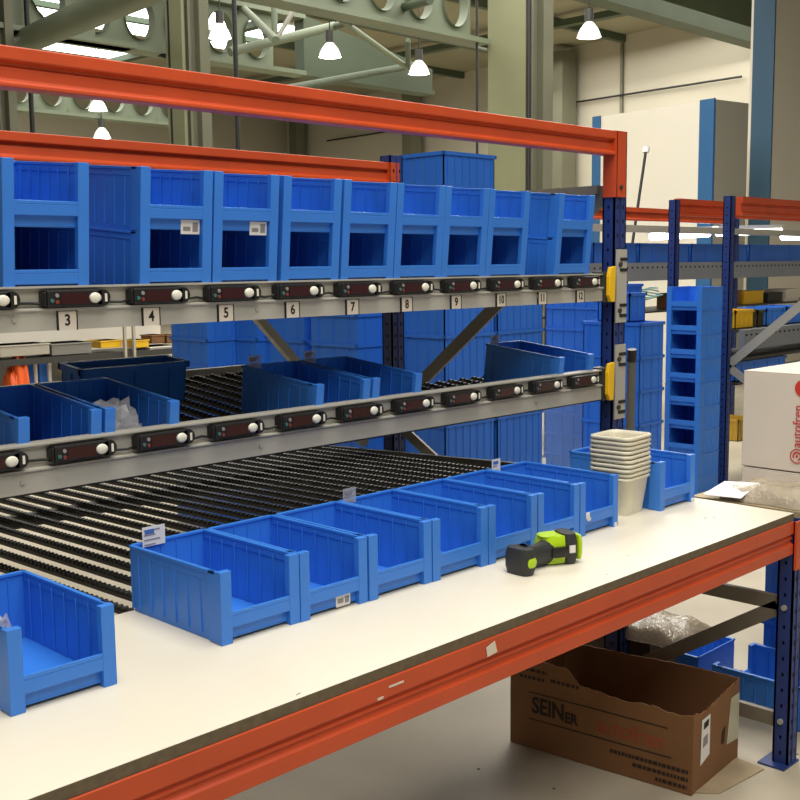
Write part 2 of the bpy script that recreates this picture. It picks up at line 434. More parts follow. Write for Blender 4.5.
# number plates and displays along the rails
me_plate = MB().box(-.0215, .0215, -.004, 0, -.020, .020).mesh('number_plate', PLATE)
me_edge = MB().box(-.0245, -.0215, -.005, 0, -.021, .021).mesh('plate_edge', BLACK); me_edge2 = MB().box(.0215, .0240, -.005, 0, -.021, .021).mesh('plate_edge', BLACK)
for n in range(3, 13):
    o = bpy.data.objects.new('number_plate', me_plate); COL.objects.link(o); o.location = (n * S, -.0005, 1.4305)
    for em in (me_edge, me_edge2): e = bpy.data.objects.new('plate_edge', em); COL.objects.link(e); e.parent = o
    text('numeral', str(n), .034, INK, o, frame((0, -.0045, 0), (1, 0, 0), (0, 0, 1)), sx=.9 if n < 10 else .8, bold=.0007)
    tag(o, f'small ivory plate with black number {n} on the upper grey rail', 'number plate', 'number plates on the upper rail')

disp = empty('pick_light_display')
m = MB(); m.box(-.068, .066, -.020, .010, -.0185, .0185); m.cyl((.066, -.020, 0), (.066, .010, 0), .0185, n=16); m.box(-.074, -.068, -.018, .010, -.016, .016)
m.build('housing', BLACK, disp, bevel=.004)
MB().box(-.038, .030, -.0215, -.0195, -.0125, .0125).build('display_window', SCREEN, disp)
m = MB(); m.lathe([(0, .005), (.009, .005), (.0118, .003), (.0125, 0)], n=16); m.tf(Matrix.Translation((.046, -.020, 0)) @ Matrix.Rotation(PI / 2, 4, 'X') @ Matrix.Diagonal((1.15, .95, 1, 1)))
m.build('push_button', BUTTON, disp)
MB().box(.070, .0755, -.0215, -.0195, -.009, .009).build('end_light', BUTTON, disp)
for (x, z, mm, nm) in ((-.058, -.004, GRL, 'green_led'), (-.046, .007, INKGREY, 'grey_led'), (-.046, -.007, RDL, 'red_led')):
    MB().cyl((x, -.0225, z), (x, -.0195, z), .0045, n=8).build(nm, mm, disp)
for ri, (zc, nm) in enumerate(((1.4790, 'upper'), (1.1385, 'lower'))):
    for n in range(2, 13):
        o = disp if (ri == 0 and n == 2) else copy_tree(disp)
        o.location = (n * S + .015, 0, zc)
        if ri == 0: l = (f'pick-to-light display on the upper rail above number plate {n}' if n > 2 else 'pick-to-light display cut by left frame edge on the upper rail')
        else: l = (f'pick-to-light display on the lower rail, in line below number plate {n}' if n > 2 else 'pick-to-light display cut by left frame edge on the lower rail')
        tag(o, l, 'display', f'displays on the {nm} rail')
    m = MB(); pts = [(.06 + i * .03, .004 - .006 * (i % 3 == 0), zc - .010 - .003 * math.sin(i * 2.2)) for i in range(86)]
    m.tube(pts, .0032, 5)
    tag(m.build('display_cable', CABLE), f'black cable linking the displays along the {nm} rail', 'cable')

# ------------------------------------------------------------------ workbench
bench = empty('workbench', (2.51, -.8, 0))
tag(bench, 'long workbench with white top, orange front beam and blue leg', 'workbench')
BF = Matrix.Translation((-2.51, .8, 0))
def PB(mb, name, m, bevel=0, parent=None):
    o = mb.build(name, m, parent or bench, bevel=bevel)
    if parent is None: o.matrix_parent_inverse = BF
    return o
top = PB(MB().box(-.2, 2.546, -.799, -.152, .7725, .7945), 'tabletop', BOARD_EDGE)
PB(MB().box(-.2, 2.546, -.799, -.152, .7946, .7952), 'laminate_surface', WHITE_TOP, parent=top)
m = MB()
for (x, y, l, a) in ((2.30, -.64, .03, .3), (2.33, -.66, .02, .9), (1.80, -.70, .006, 0), (1.62, -.76, .005, 1), (.62, -.785, .012, .2)):
    m.bar((x, y, .7954), (x + l * math.cos(a), y + l * math.sin(a), .7954), .002, .0004)
PB(m, 'scuff_mark', BOARD_EDGE, parent=top)
prof = [(-.797, .671), (-.797, .702), (-.788, .708), (-.788, .714), (-.793, .717), (-.793, .722), (-.788, .725), (-.788, .729), (-.797, .734), (-.797, .772), (-.745, .772), (-.745, .671)]
fb = PB(MB().prism_x([(y - .006, z) for y, z in prof], -.2, 2.54), 'front_beam', ORANGE, bevel=.002)
m = MB(); m.box(2.540, 2.580, -.813, -.806, .622, .770)
PB(m, 'beam_connector', ORANGE, parent=fb)
m = MB(); m.hexa([(1.118, -.8048, .735), (1.150, -.8048, .738), (1.150, -.8040, .738), (1.118, -.8040, .735)], [(1.114, -.8048, .756), (1.142, -.8048, .764), (1.142, -.8040, .764), (1.114, -.8040, .756)])
PB(MB().box(.83, .87, -.8048, -.804, .752, .756), 'paint_chip', PLATE, parent=fb); PB(MB().box(.80, .815, -.8048, -.804, .736, .741), 'paint_chip', PLATE, parent=fb)
PB(m, 'paint_chip', PLATE, parent=fb)
PB(step_beam(-.2, 2.53, -.16, .671, .772), 'rear_beam', ORANGE)
for (x0, x1) in ((2.543, 2.604), (-.2, -.135)):
    for (y0, y1) in ((-.806, -.756), (-.195, -.135)):
        rack_post(bench, x0, x1, y0, y1, .768, BF)
BRX = 2.50
def brace(a, b, h=.045): return PB(MB().bar(a, b, .02, h, up=(0, 0, 1)), 'leg_brace', GREYB)
for x in (2.56, -.165):
    brace((x, -.757, .508), (x, -.235, .505)); brace((x, -.757, .495), (x, -.235, .165)); brace((x, -.757, .138), (x, -.235, .135))
for zz in (.50, .14): PB(MB().cyl((2.543, -.780, zz), (2.537, -.780, zz), .009, n=10), 'brace_bolt', GALV)

# neighbour bench that shares the leg
b2 = empty('workbench', (3.2, -.8, 0)); tag(b2, 'second bench top beyond the right end, carrying white boxes and bubble wrap', 'workbench')
F2 = Matrix.Translation((-3.2, .8, 0))
def P2(mb, name, m, parent=None):
    o = mb.build(name, m, parent or b2)
    if parent is None: o.matrix_parent_inverse = F2
    return o
CHIP = mat('chipboard_top', (176, 158, 122), .7, noise=.18, nscale=25)
P2(MB().box(2.605, 4.1, -.798, -.425, .768, .786), 'tabletop', CHIP)
P2(step_beam(2.605, 4.1, -.80, .671, .766), 'front_beam', ORANGE)
for (y0, y1) in ((-.795, -.72), (-.51, -.43)): rack_post(b2, 3.99, 4.09, y0, y1, .766, F2)

# lime tool lying on the bench -------------------------------------------------
tool = empty('cordless_drill', (1.562, -.578, TABLE_Z), (0, 0, math.radians(-24)))
tool.scale = (.92, .92, 1.05); tag(tool, 'lime green and black cordless drill lying on its side on the white bench', 'drill')
m = MB()   # body: rounded barrel along x
def rbox(mb, cx, cy, z0, z1, lx, ly, n=20, e=3.2, taper=.86):
    ring = []
    for lvl, (z, s) in enumerate(((z0, taper), (z0 + (z1 - z0) * .25, 1), (z0 + (z1 - z0) * .75, 1), (z1, taper))):
        for i in range(n):
            a = 2 * PI * i / n; c, sn = math.cos(a), math.sin(a)
            r = (abs(c) ** e + abs(sn) ** e) ** (-1 / e)
            ring.append((cx + lx / 2 * s * r * c, cy + ly / 2 * s * r * sn, z))
    fs = [(j * n + i, j * n + (i + 1) % n, (j + 1) * n + (i + 1) % n, (j + 1) * n + i) for j in range(3) for i in range(n)]
    mb.add(ring, fs, True); mb.add(ring[:n], [tuple(range(n))]); mb.add(ring[-n:], [tuple(range(n))])
    return mb
rbox(m, .070, .010, .004, .070, .105, .075)
body = m.build('motor_housing', LIME, tool)
m = MB(); rbox(m, .104, .006, .002, .074, .046, .084); m.build('front_collar', RUBBER, body)
m = MB(); rbox(m, .132, .006, .010, .068, .016, .078); m.build('nose_ring', LIME, body)
m = MB(); m.box(.094, .112, -.0375, -.035, .030, .048); m.build('rating_label', PAPER, body)
m = MB(); rbox(m, .066, -.030, .022, .046, .050, .020); m.build('trigger', BLACK, body)
m = MB(); rbox(m, .045, .000, .0695, .0715, .05, .04); m.build('top_badge', LIME, body)
m = MB()   # grip angling to battery
rings = []; n = 14
path = [((.040, -.006), .034, .026, .036), ((.005, -.020), .032, .022, .030), ((-.030, -.034), .034, .022, .028), ((-.052, -.046), .040, .028, .032)]
for (cx, cy), zc, rw, rh in path:
    d = Vector((.9, .42, 0)).normalized(); sd = Vector((-d.y, d.x, 0))
    for i in range(n):
        a = 2 * PI * i / n; p = Vector((cx, cy, zc)) + sd * (rw * math.cos(a)) + Vector((0, 0, rh * math.sin(a) * .9)); rings.append(p)
m.add(rings, [(j * n + i, j * n + (i + 1) % n, (j + 1) * n + (i + 1) % n, (j + 1) * n + i) for j in range(3) for i in range(n)], True)
m.build('grip', RUBBER, tool)
bat = MB(); R_ = Matrix.Translation((-.064, -.052, 0)) @ Matrix.Rotation(math.radians(22), 4, 'Z')
rbox(bat, 0, 0, 0, .062, .048, .085); bat.tf(R_); bo = bat.build('battery', RUBBER, tool)
lg = MB(); lg.lathe([(0, 0), (.014, 0), (.018, -.002)], n=18); lg.tf(R_ @ Matrix.Translation((.000, -.0430, .031)) @ Matrix.Rotation(PI / 2, 4, 'X') @ Matrix.Diagonal((1., .75, 1, 1))); lg.build('battery_badge', LIME, bo)
bo2 = MB(); bo2.box(-.025, -.0245, -.03, .03, .012, .05); 

# nested tubs -------------------------------------------------------------------
def tub_mb(wt=.152, wb=.112, h=.116):
    n = 32; e = 9
    def ring(w, z):
        o = []
        for i in range(n):
            a = 2 * PI * (i + .5) / n; c, s = math.cos(a), math.sin(a); r = (abs(c) ** e + abs(s) ** e) ** (-1 / e); o.append((w / 2 * r * c, w * .46 * r * s, z))
        return o
    lv = [(.004, wb, 0), (0, wb, 0)]
    prof = [(wb, 0), (wt - .012, h - .0095), (wt, h - .0085), (wt, h - .002), (wt - .003, h), (wt - .013, h), (wt - .014, h - .012), (wb - .004, .003)]
    b = MB(); vs = []
    for w, z in prof: vs += ring(w, z)
    b.add(vs, [(j * n + i, j * n + (i + 1) % n, (j + 1) * n + (i + 1) % n, (j + 1) * n + i) for j in range(len(prof) - 1) for i in range(n)], True)
    b.add(vs[:n], [tuple(range(n))]); b.add(vs[-n:], [tuple(reversed(range(n)))])
    return b
tub_me = tub_mb().mesh('plastic_tub', TUB)
NT = 10
words = ['lowest', 'second from bottom', 'third from bottom', 'fourth from bottom', 'fifth from bottom', 'sixth from bottom', 'fourth from top', 'third from top', 'second from top', 'topmost open']
for k in range(NT):
    o = bpy.data.objects.new('plastic_tub', tub_me); COL.objects.link(o); o.location = (2.222 + .0015 * math.sin(k * 2), -.396 + .0015 * math.cos(k) - .004, TABLE_Z + k * .0136)
    o.rotation_euler = (0, 0, math.radians(4))
    tag(o, f'{words[k]} white plastic tub in the nested stack on the bench', 'tub', 'nested white tubs on the bench')

# ------------------------------------------------------------------ brown box under the bench
bb = empty('cardboard_box', (2.30, -.37, 0)); tag(bb, 'torn open brown cardboard box on the floor under the workbench', 'box')
BBF = Matrix.Translation((-2.30, .37, 0))
A_, B_, C_ = Vector((2.105, -.075, 0)), Vector((2.178, -.686, 0)), Vector((2.502, -.660, 0)); D_ = A_ + (C_ - B_)
def wall_strip(a, b, hs, n=40, jit=.004):
    m = MB(); vs = []
    for i in range(n + 1):
        t = i / n; p = a.lerp(b, t)
        for (t0, h0), (t1, h1) in zip(hs[:-1], hs[1:]):
            if t0 <= t <= t1: h = h0 + (h1 - h0) * (t - t0) / max(1e-6, t1 - t0)
        h += jit * (random.random() - .5) * 2
        vs += [(p.x, p.y, .002), (p.x, p.y, .12), (p.x, p.y, h)]
    fs = []
    for i in range(n): fs += [(3 * i, 3 * i + 3, 3 * i + 4, 3 * i + 1), (3 * i + 1, 3 * i + 4, 3 * i + 5, 3 * i + 2)]
    m.add(vs, fs); return m
for nm, a, b, hs, j in (('long_side', A_, B_, [(0, .30), (.33, .292), (.40, .250), (.62, .236), (.80, .244), (.86, .236), (1, .240)], .003),
                        ('short_side', B_, C_, [(0, .240), (.25, .232), (.5, .236), (.62, .250), (.7, .246), (1, .258)], .006),
                        ('long_side', C_, D_, [(0, .258), (.2, .262), (1, .250)], .002), ('short_side', D_, A_, [(0, .25), (1, .30)], .002)):
    o = wall_strip(a, b, hs, jit=j).build(nm, CARD, bb); o.matrix_parent_inverse = BBF
    so = o.modifiers.new('solid', 'SOLIDIFY'); so.thickness = .005; so.offset = 0
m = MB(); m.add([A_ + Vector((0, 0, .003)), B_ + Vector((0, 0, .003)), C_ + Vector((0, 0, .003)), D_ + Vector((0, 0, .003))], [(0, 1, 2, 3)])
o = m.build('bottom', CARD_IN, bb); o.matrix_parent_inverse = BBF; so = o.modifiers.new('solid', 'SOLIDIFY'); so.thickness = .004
ld = (B_ - A_).normalized(); nrm = ld.cross(Vector((0, 0, 1))).normalized()
if nrm.dot(CC - A_) < 0: nrm = -nrm
L_ = (B_ - A_).length
def onface(t, z, off=.0035): return A_ + ld * (t * L_) + Vector((0, 0, z)) + nrm * off
def facetext(name, body, size, mm, t, z, sx=1., bold=.001): 
    o = text(name, body, size, mm, bb, frame(onface(t, z), ld, (0, 0, 1)), 'LEFT', sx, bold=bold); o.matrix_parent_inverse = BBF; return o
def facebars(name, mm, bars):
    m = MB()
    for t0, t1, z, h in bars: m.poly_extrude([onface(t0, z - h / 2), onface(t1, z - h / 2), onface(t1, z + h / 2), onface(t0, z + h / 2)], nrm * .0006)
    o = m.build(name, mm, bb); o.matrix_parent_inverse = BBF; return o
facetext('printed_lettering', 'SEIN', .074, BOXINK, .130, .146, .80, .0020); facetext('printed_lettering', 'ER', .048, BOXINK, .322, .134, .85, .0016)
facetext('red_lettering', 'autofren', .066, BOXRED, .50, .140, .98)
facebars('printed_rule', BOXINK, [(.11, .88, .188, .003), (.11, .90, .100, .003)])
bars = []
for t0, t1, z in ((.06, .22, .262), (.24, .40, .242), (.06, .20, .236)):
    t = t0
    while t < t1: w = random.uniform(.012, .03); bars.append((t, min(t + w, t1), z, .010)); t += w + .010
for r_, (t0, t1) in enumerate(((.58, .985), (.70, .985), (.82, .98))):
    t = t0
    while t < t1: w = random.uniform(.010, .024); bars.append((t, min(t + w, t1), .070 - r_ * .024, .011)); t += w + .006
facebars('small_print', BOXINK, bars)
sd_ = (C_ - B_).normalized(); sn_ = Vector((0, 0, 1)).cross(sd_).normalized()
if sn_.dot(CC - B_) < 0: sn_ = -sn_
W_ = (C_ - B_).length
def onend(t, z, off=.0038): return B_ + sd_ * (t * W_) + Vector((0, 0, z)) + sn_ * off
def endquad(name, mm, q, off=.0038, parent=bb):
    m = MB(); m.poly_extrude([onend(t, z, off) for t, z in q], sn_ * .0006); o = m.build(name, mm, parent); o.matrix_parent_inverse = BBF if parent is bb else Matrix(); return o
tag(endquad('address_label', PAPER, [(.15, .075), (.34, .09), (.34, .215), (.17, .212)]), 'white printed label')
endquad('label_print', INK, [(.20, .180), (.30, .184), (.31, .204), (.21, .200)], .0046)
endquad('label_print', INKGREY, [(.19, .125), (.29, .130), (.29, .160), (.20, .156)], .0046)
tag(endquad('packing_tape', mat('packing_tape', (188, 184, 160), .25), [(.72, .075), (.99, .065), (.99, .215), (.80, .215)]), 'pale packing tape')
endquad('tape_mark', BOXINK, [(.60, .09), (.66, .09), (.68, .14), (.62, .13)], .0044)
m = MB()
q0 = B_ + sd_ * .02 + sn_ * .0; 
m.poly_extrude([q0, B_ + sd_ * (W_ - .01), B_ + sd_ * (W_ - .03) + sn_ * .10, B_ + sd_ * .06 + sn_ * .06], (0, 0, .003))
fl = m.build('cardboard_sheet', mat('pale_cardboard', (176, 158, 126), .85, noise=.15, nscale=9)); fl.location = (0, 0, .001)
tag(fl, 'flat pale cardboard scrap on the floor at right end of brown box', 'cardboard')

# ------------------------------------------------------------------ things on the floor right of the box
t1 = new_bin((2.955, -.71, 0), rotz=0, s=(1.5, .95, 1.04), label='wide blue bin on the floor right of the torn brown box, white paper inside', group='loose blue bins on the floor')
t1.rotation_euler = (0, 0, PI); t1.location = (2.955, -.405, 0)
pp = MB(); pp.hexa([(2.87, -.50, .088), (2.98, -.53, .088), (2.99, -.49, .092), (2.88, -.46, .092)], [(2.87, -.50, .090), (2.98, -.53, .090), (2.99, -.49, .094), (2.88, -.46, .094)])
pp.tf(Matrix.Translation((-.03, .0, -.05)))
tag(pp.build('paper_slip', PAPER), 'white paper slip lying in the blue bin on the floor', 'paper')
t2 = new_bin((2.98, -.12, 0), rotz=PI, s=(1.35, .62, 1.0), label='middle of the loose blue bins on floor, behind the paper-filled one', group='loose blue bins on the floor'); 
t3 = new_bin((3.02, .13, 0), rotz=PI, s=(1.3, .66, 1.0), label='farthest loose blue bin on the floor, beside the wrapped parcel', group='loose blue bins on the floor')
m = MB()
def crate_mb(w, l, h, ribs=5, lribs=6):
    b = MB(); t = .006; x, y = w / 2, l / 2
    for s in (-1, 1):
        a, c = sorted((s * x, s * (x - t))); b.box(a, c, -y, y, 0, h)
        a, c = sorted((s * y, s * (y - t))); b.box(-x, x, a, c, 0, h)
        a, c = sorted((s * (x + .008), s * (x - .004))); b.box(a, c, -y - .008, y + .008, h - .018, h)
        a, c = sorted((s * (y + .008), s * (y - .004))); b.box(-x - .008, x + .008, a, c, h - .018, h)
        for k in range(ribs):
            xx = -x + (k + .5) * w / ribs; a, c = sorted((s * (y + .005), s * y)); b.box(xx - .003, xx + .003, a, c, .01, h - .02)
        for k in range(lribs):
            yy = -y + (k + .5) * l / lribs; a, c = sorted((s * (x + .005), s * x)); b.box(a, c, yy - .003, yy + .003, .01, h - .02)
    b.box(-x, x, -y, y, 0, t); return b
tall_me = crate_mb(.30, .34, .245, 4, 4).mesh('storage_crate', BLUE_CRATE)
for k in range(2):
    o = bpy.data.objects.new('storage_crate', tall_me); COL.objects.link(o); o.location = (3.285, -.60, k * .237)
    tag(o, ['bottom blue crate on the floor behind the workbench leg', 'upper blue crate on the floor stack behind the workbench leg'][k], 'crate', 'two crates behind the bench leg')

def lumpy(name, mm, loc, sx, sy, sz, label, cat, seed=0, amp=.25, rotz=0):
    rr = random.Random(seed); b = MB(); n, mrows = 22, 22; vs = []
    def H(u, v): 
        e = max(0, 1 - abs(u) ** 4) * max(0, 1 - abs(v) ** 4)
        return e ** .5
    ph = [rr.uniform(0, 6) for _ in range(6)]
    for i in range(n + 1):
        for j in range(mrows + 1):
            u, v = -1 + 2 * i / n, -1 + 2 * j / mrows
            w = amp * (math.sin(5 * u + ph[0] + 2 * v) * .4 + math.sin(9 * v + ph[1] - 4 * u) * .35 + rr.uniform(-.35, .35))
            vs.append((u * sx * (1 + .05 * math.sin(7 * v + ph[2])), v * sy * (1 + .05 * math.sin(6 * u + ph[3])), sz * max(.03, H(u, v) * (1 + w))))
    N = (n + 1) * (mrows + 1)
    fs = [(i * (mrows + 1) + j, (i + 1) * (mrows + 1) + j, (i + 1) * (mrows + 1) + j + 1, i * (mrows + 1) + j + 1) for i in range(n) for j in range(mrows)]
    b.add(vs, fs, True); b.add([(x, y, 0) for x, y, z in vs], [tuple(reversed(f)) for f in fs])
    o = b.build(name, mm, loc=loc, rotz=rotz); return tag(o, label, cat)
pc = MB(); pc.box(2.62, 2.80, -.27, .03, 0, .255); o = pc.build('parcel', mat('dark_carton', (92, 80, 66), .85)); tag(o, 'dark carton on the floor under the bench, topped by bubble wrap', 'carton')
lumpy('bubble_wrap', WRAP, (2.71, -.20, .257), .13, .21, .06, 'crumpled bubble wrap lying on the dark carton under the bench', 'bubble wrap', 3)
lumpy('bubble_wrap', WRAP, (2.72, -.68, .787), .10, .17, .05, 'crumpled bubble wrap against the white boxes at right end of bench', 'bubble wrap', 5)
m = MB(); m.hexa([(2.60, -.52, .787), (2.61, -.62, .787), (2.75, -.60, .828), (2.74, -.50, .80)], [(2.60, -.52, .7885), (2.61, -.62, .7885), (2.75, -.60, .8295), (2.74, -.50, .8015)])
m = MB(); m.hexa([(2.585, -.475, .800), (2.60, -.60, .802), (2.68, -.62, .842), (2.70, -.49, .828)], [(2.585, -.475, .8012), (2.60, -.60, .8032), (2.68, -.62, .8432), (2.70, -.49, .8292)])
tag(m.build('paper_sheet', PAPER), 'white paper sheet lying on bubble wrap beside the bench end', 'paper')

o = crate_mb(.355, .11, .125, 3, 1).build('storage_crate', BLUE, loc=(1.185, .67, MZ + .108 * .67 - .004)); o.rotation_euler = (TL, 0, 0)
tag(o, 'low dark blue crate lying across the back of the middle shelf at left', 'crate')
# white boxes
wb = empty('cardboard_box', (2.99, -.73, .787)); tag(wb, 'lower flat white cardboard box under the box with red lettering', 'box')
def wbox(parent, x0, x1, y0, y1, h):
    m = MB(); t = .004
    m.box(x0, x0 + t, y0, y1, 0, h); m.box(x1 - t, x1, y0, y1, 0, h); m.box(x0, x1, y0, y0 + t, 0, h); m.box(x0, x1, y1 - t, y1, 0, h); m.box(x0, x1, y0, y1, 0, t)
    m.build('carton', WBOX, parent, bevel=.003)
    m = MB(); m.box(x0, x1, y0, (y0 + y1) / 2 - .002, h, h + .004); m.box(x0, x1, (y0 + y1) / 2 + .002, y1, h, h + .004)
    m.build('lid_flap', WBOX, parent, bevel=.001)
wbox(wb, -.21, .21, -.21, .222, .078)
text('red_lettering', 'm', .06, REDINK, wb, frame((-.2105, -.035, .04), (0, 0, 1), (0, 1, 0)) if False else frame((-.2115, .004, .04), (0, 0, 1), (0, 1, 0)))
wu = empty('cardboard_box', (2.99, -.73, .873)); tag(wu, 'large white cardboard box with red lettering, stacked on a flat white box', 'box')
wbox(wu, -.21, .205, -.21, .224, .312)
FX = -.2115
fr = lambda y, z: frame((FX, y, z), (0, 0, 1), (0, 1, 0))
text('red_lettering', 'autofren', .040, REDINK, wu, fr(.036, .148), sx=1.)
def ringm(cy, cz, r0, r1, n=28, a0=0, a1=2 * PI):
    m = MB(); vs = []
    for i in range(n + 1):
        a = a0 + (a1 - a0) * i / n
        vs += [(FX, cy + r0 * math.cos(a), cz + r0 * math.sin(a)), (FX, cy + r1 * math.cos(a), cz + r1 * math.sin(a)), (FX - .0008, cy + r1 * math.cos(a), cz + r1 * math.sin(a)), (FX - .0008, cy + r0 * math.cos(a), cz + r0 * math.sin(a))]
    fs = []
    for i in range(n):
        k = 4 * i; fs += [(k, k + 4, k + 5, k + 1), (k + 1, k + 5, k + 6, k + 2), (k + 2, k + 6, k + 7, k + 3), (k + 3, k + 7, k + 4, k)]
    return m.add(vs, fs)
lg = ringm(.034, .052, .0205, .0235); 
lg2 = ringm(.034, .052, .010, .0145, a0=-.5, a1=4.4); lg3 = ringm(.034, .052, .0, .004)
lg.v += []; 
o = lg.build('spiral_logo', REDINK, wu); lg2.build('spiral_logo', REDINK, wu); lg3.build('spiral_logo', REDINK, wu)
m = ringm(.020, .270, 0, .028); m.build('red_emblem', REDINK, wu)
m = MB(); m.box(FX - .0008, FX, -.012, .012, .228, .262); m.build('red_emblem', REDINK, wu)

# ------------------------------------------------------------------ tower of bins at right
big = bin_mb(.25, .27, .155, .034).mesh('picking_bin', BLUE)
wd = ['lowest', 'second', 'third', 'fourth', 'fifth', 'sixth', 'seventh', 'eighth', 'topmost']
for k in range(9):
    o = bpy.data.objects.new('picking_bin', big); COL.objects.link(o)
    o.location = (5.69, 1.405, .012 + k * .1525); o.rotation_euler = (0, 0, -PI / 2)
    tag(o, f'{wd[k]} blue bin{" from the floor" if 0 < k < 8 else ""} in the tall tower right of the rack post', 'bin', 'tower of stacked bins')
tb = MB(); tb.box(5.66, 5.98, 1.27, 1.54, 0, .010); tag(tb.build('floor_board', DARKST), 'thin board under the tall tower of blue bins', 'board')

# ------------------------------------------------------------------ crates stacked behind the rack
def stack(me, x, y, z0, h, n, desc, group, rotz=0):
    for k in range(n):
        o = bpy.data.objects.new('storage_crate', me); COL.objects.link(o); o.location = (x, y, z0 + k * h); o.rotation_euler = (0, 0, rotz)
        w = 'topmost' if k == n - 1 else 'lowest' if k == 0 else ['', 'second', 'third', 'fourth', 'fifth', 'sixth', 'seventh', 'eighth', 'ninth'][k] + '-from-bottom'
        tag(o, f'{w} blue crate in {desc}', 'crate', group)
cr = crate_mb(.395, .30, .466, 7, 4).mesh('storage_crate', BLUE_CRATE); crl = crate_mb(.395, .30, .17, 7, 4).mesh('storage_crate', BLUE_CRATE)
for xx, n_, ds in ((3.76, 4, 'the tallest stack rising above the upper bins'), (4.18, 3, 'the stack right of the tallest one')):
    o = bpy.data.objects.new('storage_crate', crl); COL.objects.link(o); o.location = (xx, 1.68, .089)
    tag(o, f'shallow blue base crate under {ds}', 'crate', 'crate stacks behind the rack')
    stack(cr, xx, 1.68, .26, .46, n_, ds, 'crate stacks behind the rack')
def pallet(x0, x1, y0, y1, label):
    e = empty('pallet', ((x0 + x1) / 2, (y0 + y1) / 2, 0)); cx, cy = (x0 + x1) / 2, (y0 + y1) / 2
    m = MB()
    for k in range(5):
        yy = y0 + (k + .5) * (y1 - y0) / 5; m.box(x0 - cx, x1 - cx, yy - .04 - cy, yy + .04 - cy, .068, .088)
    m.build('deck_boards', WOOD, e)
    m = MB()
    for xx in (x0 + .05, (x0 + x1) / 2, x1 - .05):
        m.box(xx - .05 - cx, xx + .05 - cx, y0 - cy, y1 - cy, .0, .018); m.box(xx - .05 - cx, xx + .05 - cx, y0 - cy, y0 + .1 - cy, .018, .068); m.box(xx - .05 - cx, xx + .05 - cx, y1 - .1 - cy, y1 - cy, .018, .068)
    m.build('runner', WOOD, e); tag(e, label, 'pallet'); return e
pallet(3.5, 4.42, 1.5, 1.86, 'wooden pallet under the tallest blue crate stacks')
# film wrapped stack on pallet
c0 = atd(7.6, 541, 400); px, py = c0.x, c0.y
cw = crate_mb(.46, .46, .15, 5, 5).mesh('storage_crate', BLUE_CRATE)
sx, sy = px + .25, py - .26
pallet(sx - .26, sx + .26, sy - .27, sy + .27, 'wooden pallet under the film wrapped crates')
stack(cw, sx, sy, .09, .145, 9, 'the film wrapped stack left of the post', 'film wrapped crates')
m = MB(); m.box(sx - .262, sx + .262, sy - .262, sy + .262, .10, .72); o = m.build('stretch_film', FILM); tag(o, 'clear stretch film around the lower crates on the pallet', 'film', None, None)
# stack right of the post and a grey pole leaning in front of it
c1 = atd(6.4, 641, 400)
cs = crate_mb(.25, .40, .205, 3, 5).mesh('storage_crate', BLUE_CRATE)
stack(cs, c1.x + .14, c1.y + .22, .0, .198, 6, 'the stack right behind the grey pole', 'crates right of the rack post')
o = bpy.data.objects.new('storage_crate', MB().box(-.09, .09, -.12, .12, 0, .17).mesh('storage_crate', BLUE_CRATE)); 
COL.objects.link(o); bb_ = crate_mb(.17, .22, .17, 3, 3).mesh('storage_crate', BLUE_CRATE); o.data = bb_; o.location = (c1.x + .12, c1.y + .22, 6 * .198 + .008)
tag(o, 'small blue crate standing on the crate stack right of the rack post', 'crate')
pa, pb = atd(5.4, 632, 350), atd(5.6, 629, 470); dv = (pb - pa); pf = pa + dv * (pa.z / -dv.z)
pl = empty('pole', pf); 
m = MB(); m.cyl((0, 0, 0), pa - pf, .022, n=14); m.build('tube', mat('pole_grey', (92, 92, 88), .5), pl)
m = MB(); m.cyl((pa - pf) * .95, (pa - pf) * 1.003, .0235, n=14); m.build('end_cap', BLACK, pl)
tag(pl, 'dark grey pole leaning upright just right of the rack post', 'pole')
# left stacks behind middle shelf
cl = crate_mb(.36, .36, .166, 3, 3).mesh('storage_crate', BLUE_CRATE)
for px_, dd, n_, ds in ((214, 6.6, 9, 'the left stack seen over the middle shelf'), (262, 6.6, 9, 'the second stack from left behind the rack'), (308, 6.4, 9, 'the third stack from left behind the rack'),
                        (358, 6.0, 9, 'the dark stack left of the tallest stack')):
    q = atd(dd, px_, 340); stack(cl, q.x, q.y, .0, .161, n_, ds, 'crates behind the middle shelf')

# ------------------------------------------------------------------ rack A (blue posts at right), rails, brace
ra = empty('storage_rack', (6.2, 1.32, 0)); tag(ra, 'second flow rack at right with orange top beam and grey perforated rail', 'rack')
RA = Matrix.Translation((-6.2, -1.32, 0))
def PA(mb, name, m, par=None, fix=RA):
    o = mb.build(name, m, par or ra); o.matrix_parent_inverse = fix; return o
xa = at('y', 1.345, 721, 300).x; xb = at('y', 1.80, 667, 300).x
rack_post(ra, xa, xa + .056, 1.29, 1.345, 1.965, RA); rack_post(ra, xb, xb + .056, 1.745, 1.80, 1.965, RA)
rack_post(ra, 8.9, 9.0, 1.28, 1.36, 1.965, RA)
PA(step_beam(6.2, 8.9, 1.285, 1.845, 1.965), 'top_beam', ORANGE)
PA(step_beam(6.2, 8.9, 1.745, 1.86, 1.975), 'top_beam', ORANGE)
def perf_rail(parent, fix, x0, x1, y, z0, z1, pitch=.05):
    o = MB().box(x0, x1, y, y + .04, z0, z1).build('perforated_rail', mat('blue_grey_steel', (128, 134, 142), .45, .2, noise=.08, nscale=3), parent); o.matrix_parent_inverse = fix
    h = MB(); x = x0 + .03
    while x < x1 - .03: h.box(x - .012, x + .012, y - .001, y + .001, z0 + (z1 - z0) * .68, z0 + (z1 - z0) * .78); x += pitch
    h.build('rail_slot', DARKHOLE, o); return o
q = at('y', 1.26, 735, 331); q2 = at('y', 1.26, 735, 351)
perf_rail(ra, RA, 6.22, 8.9, 1.26, q2.z, q.z, .07)
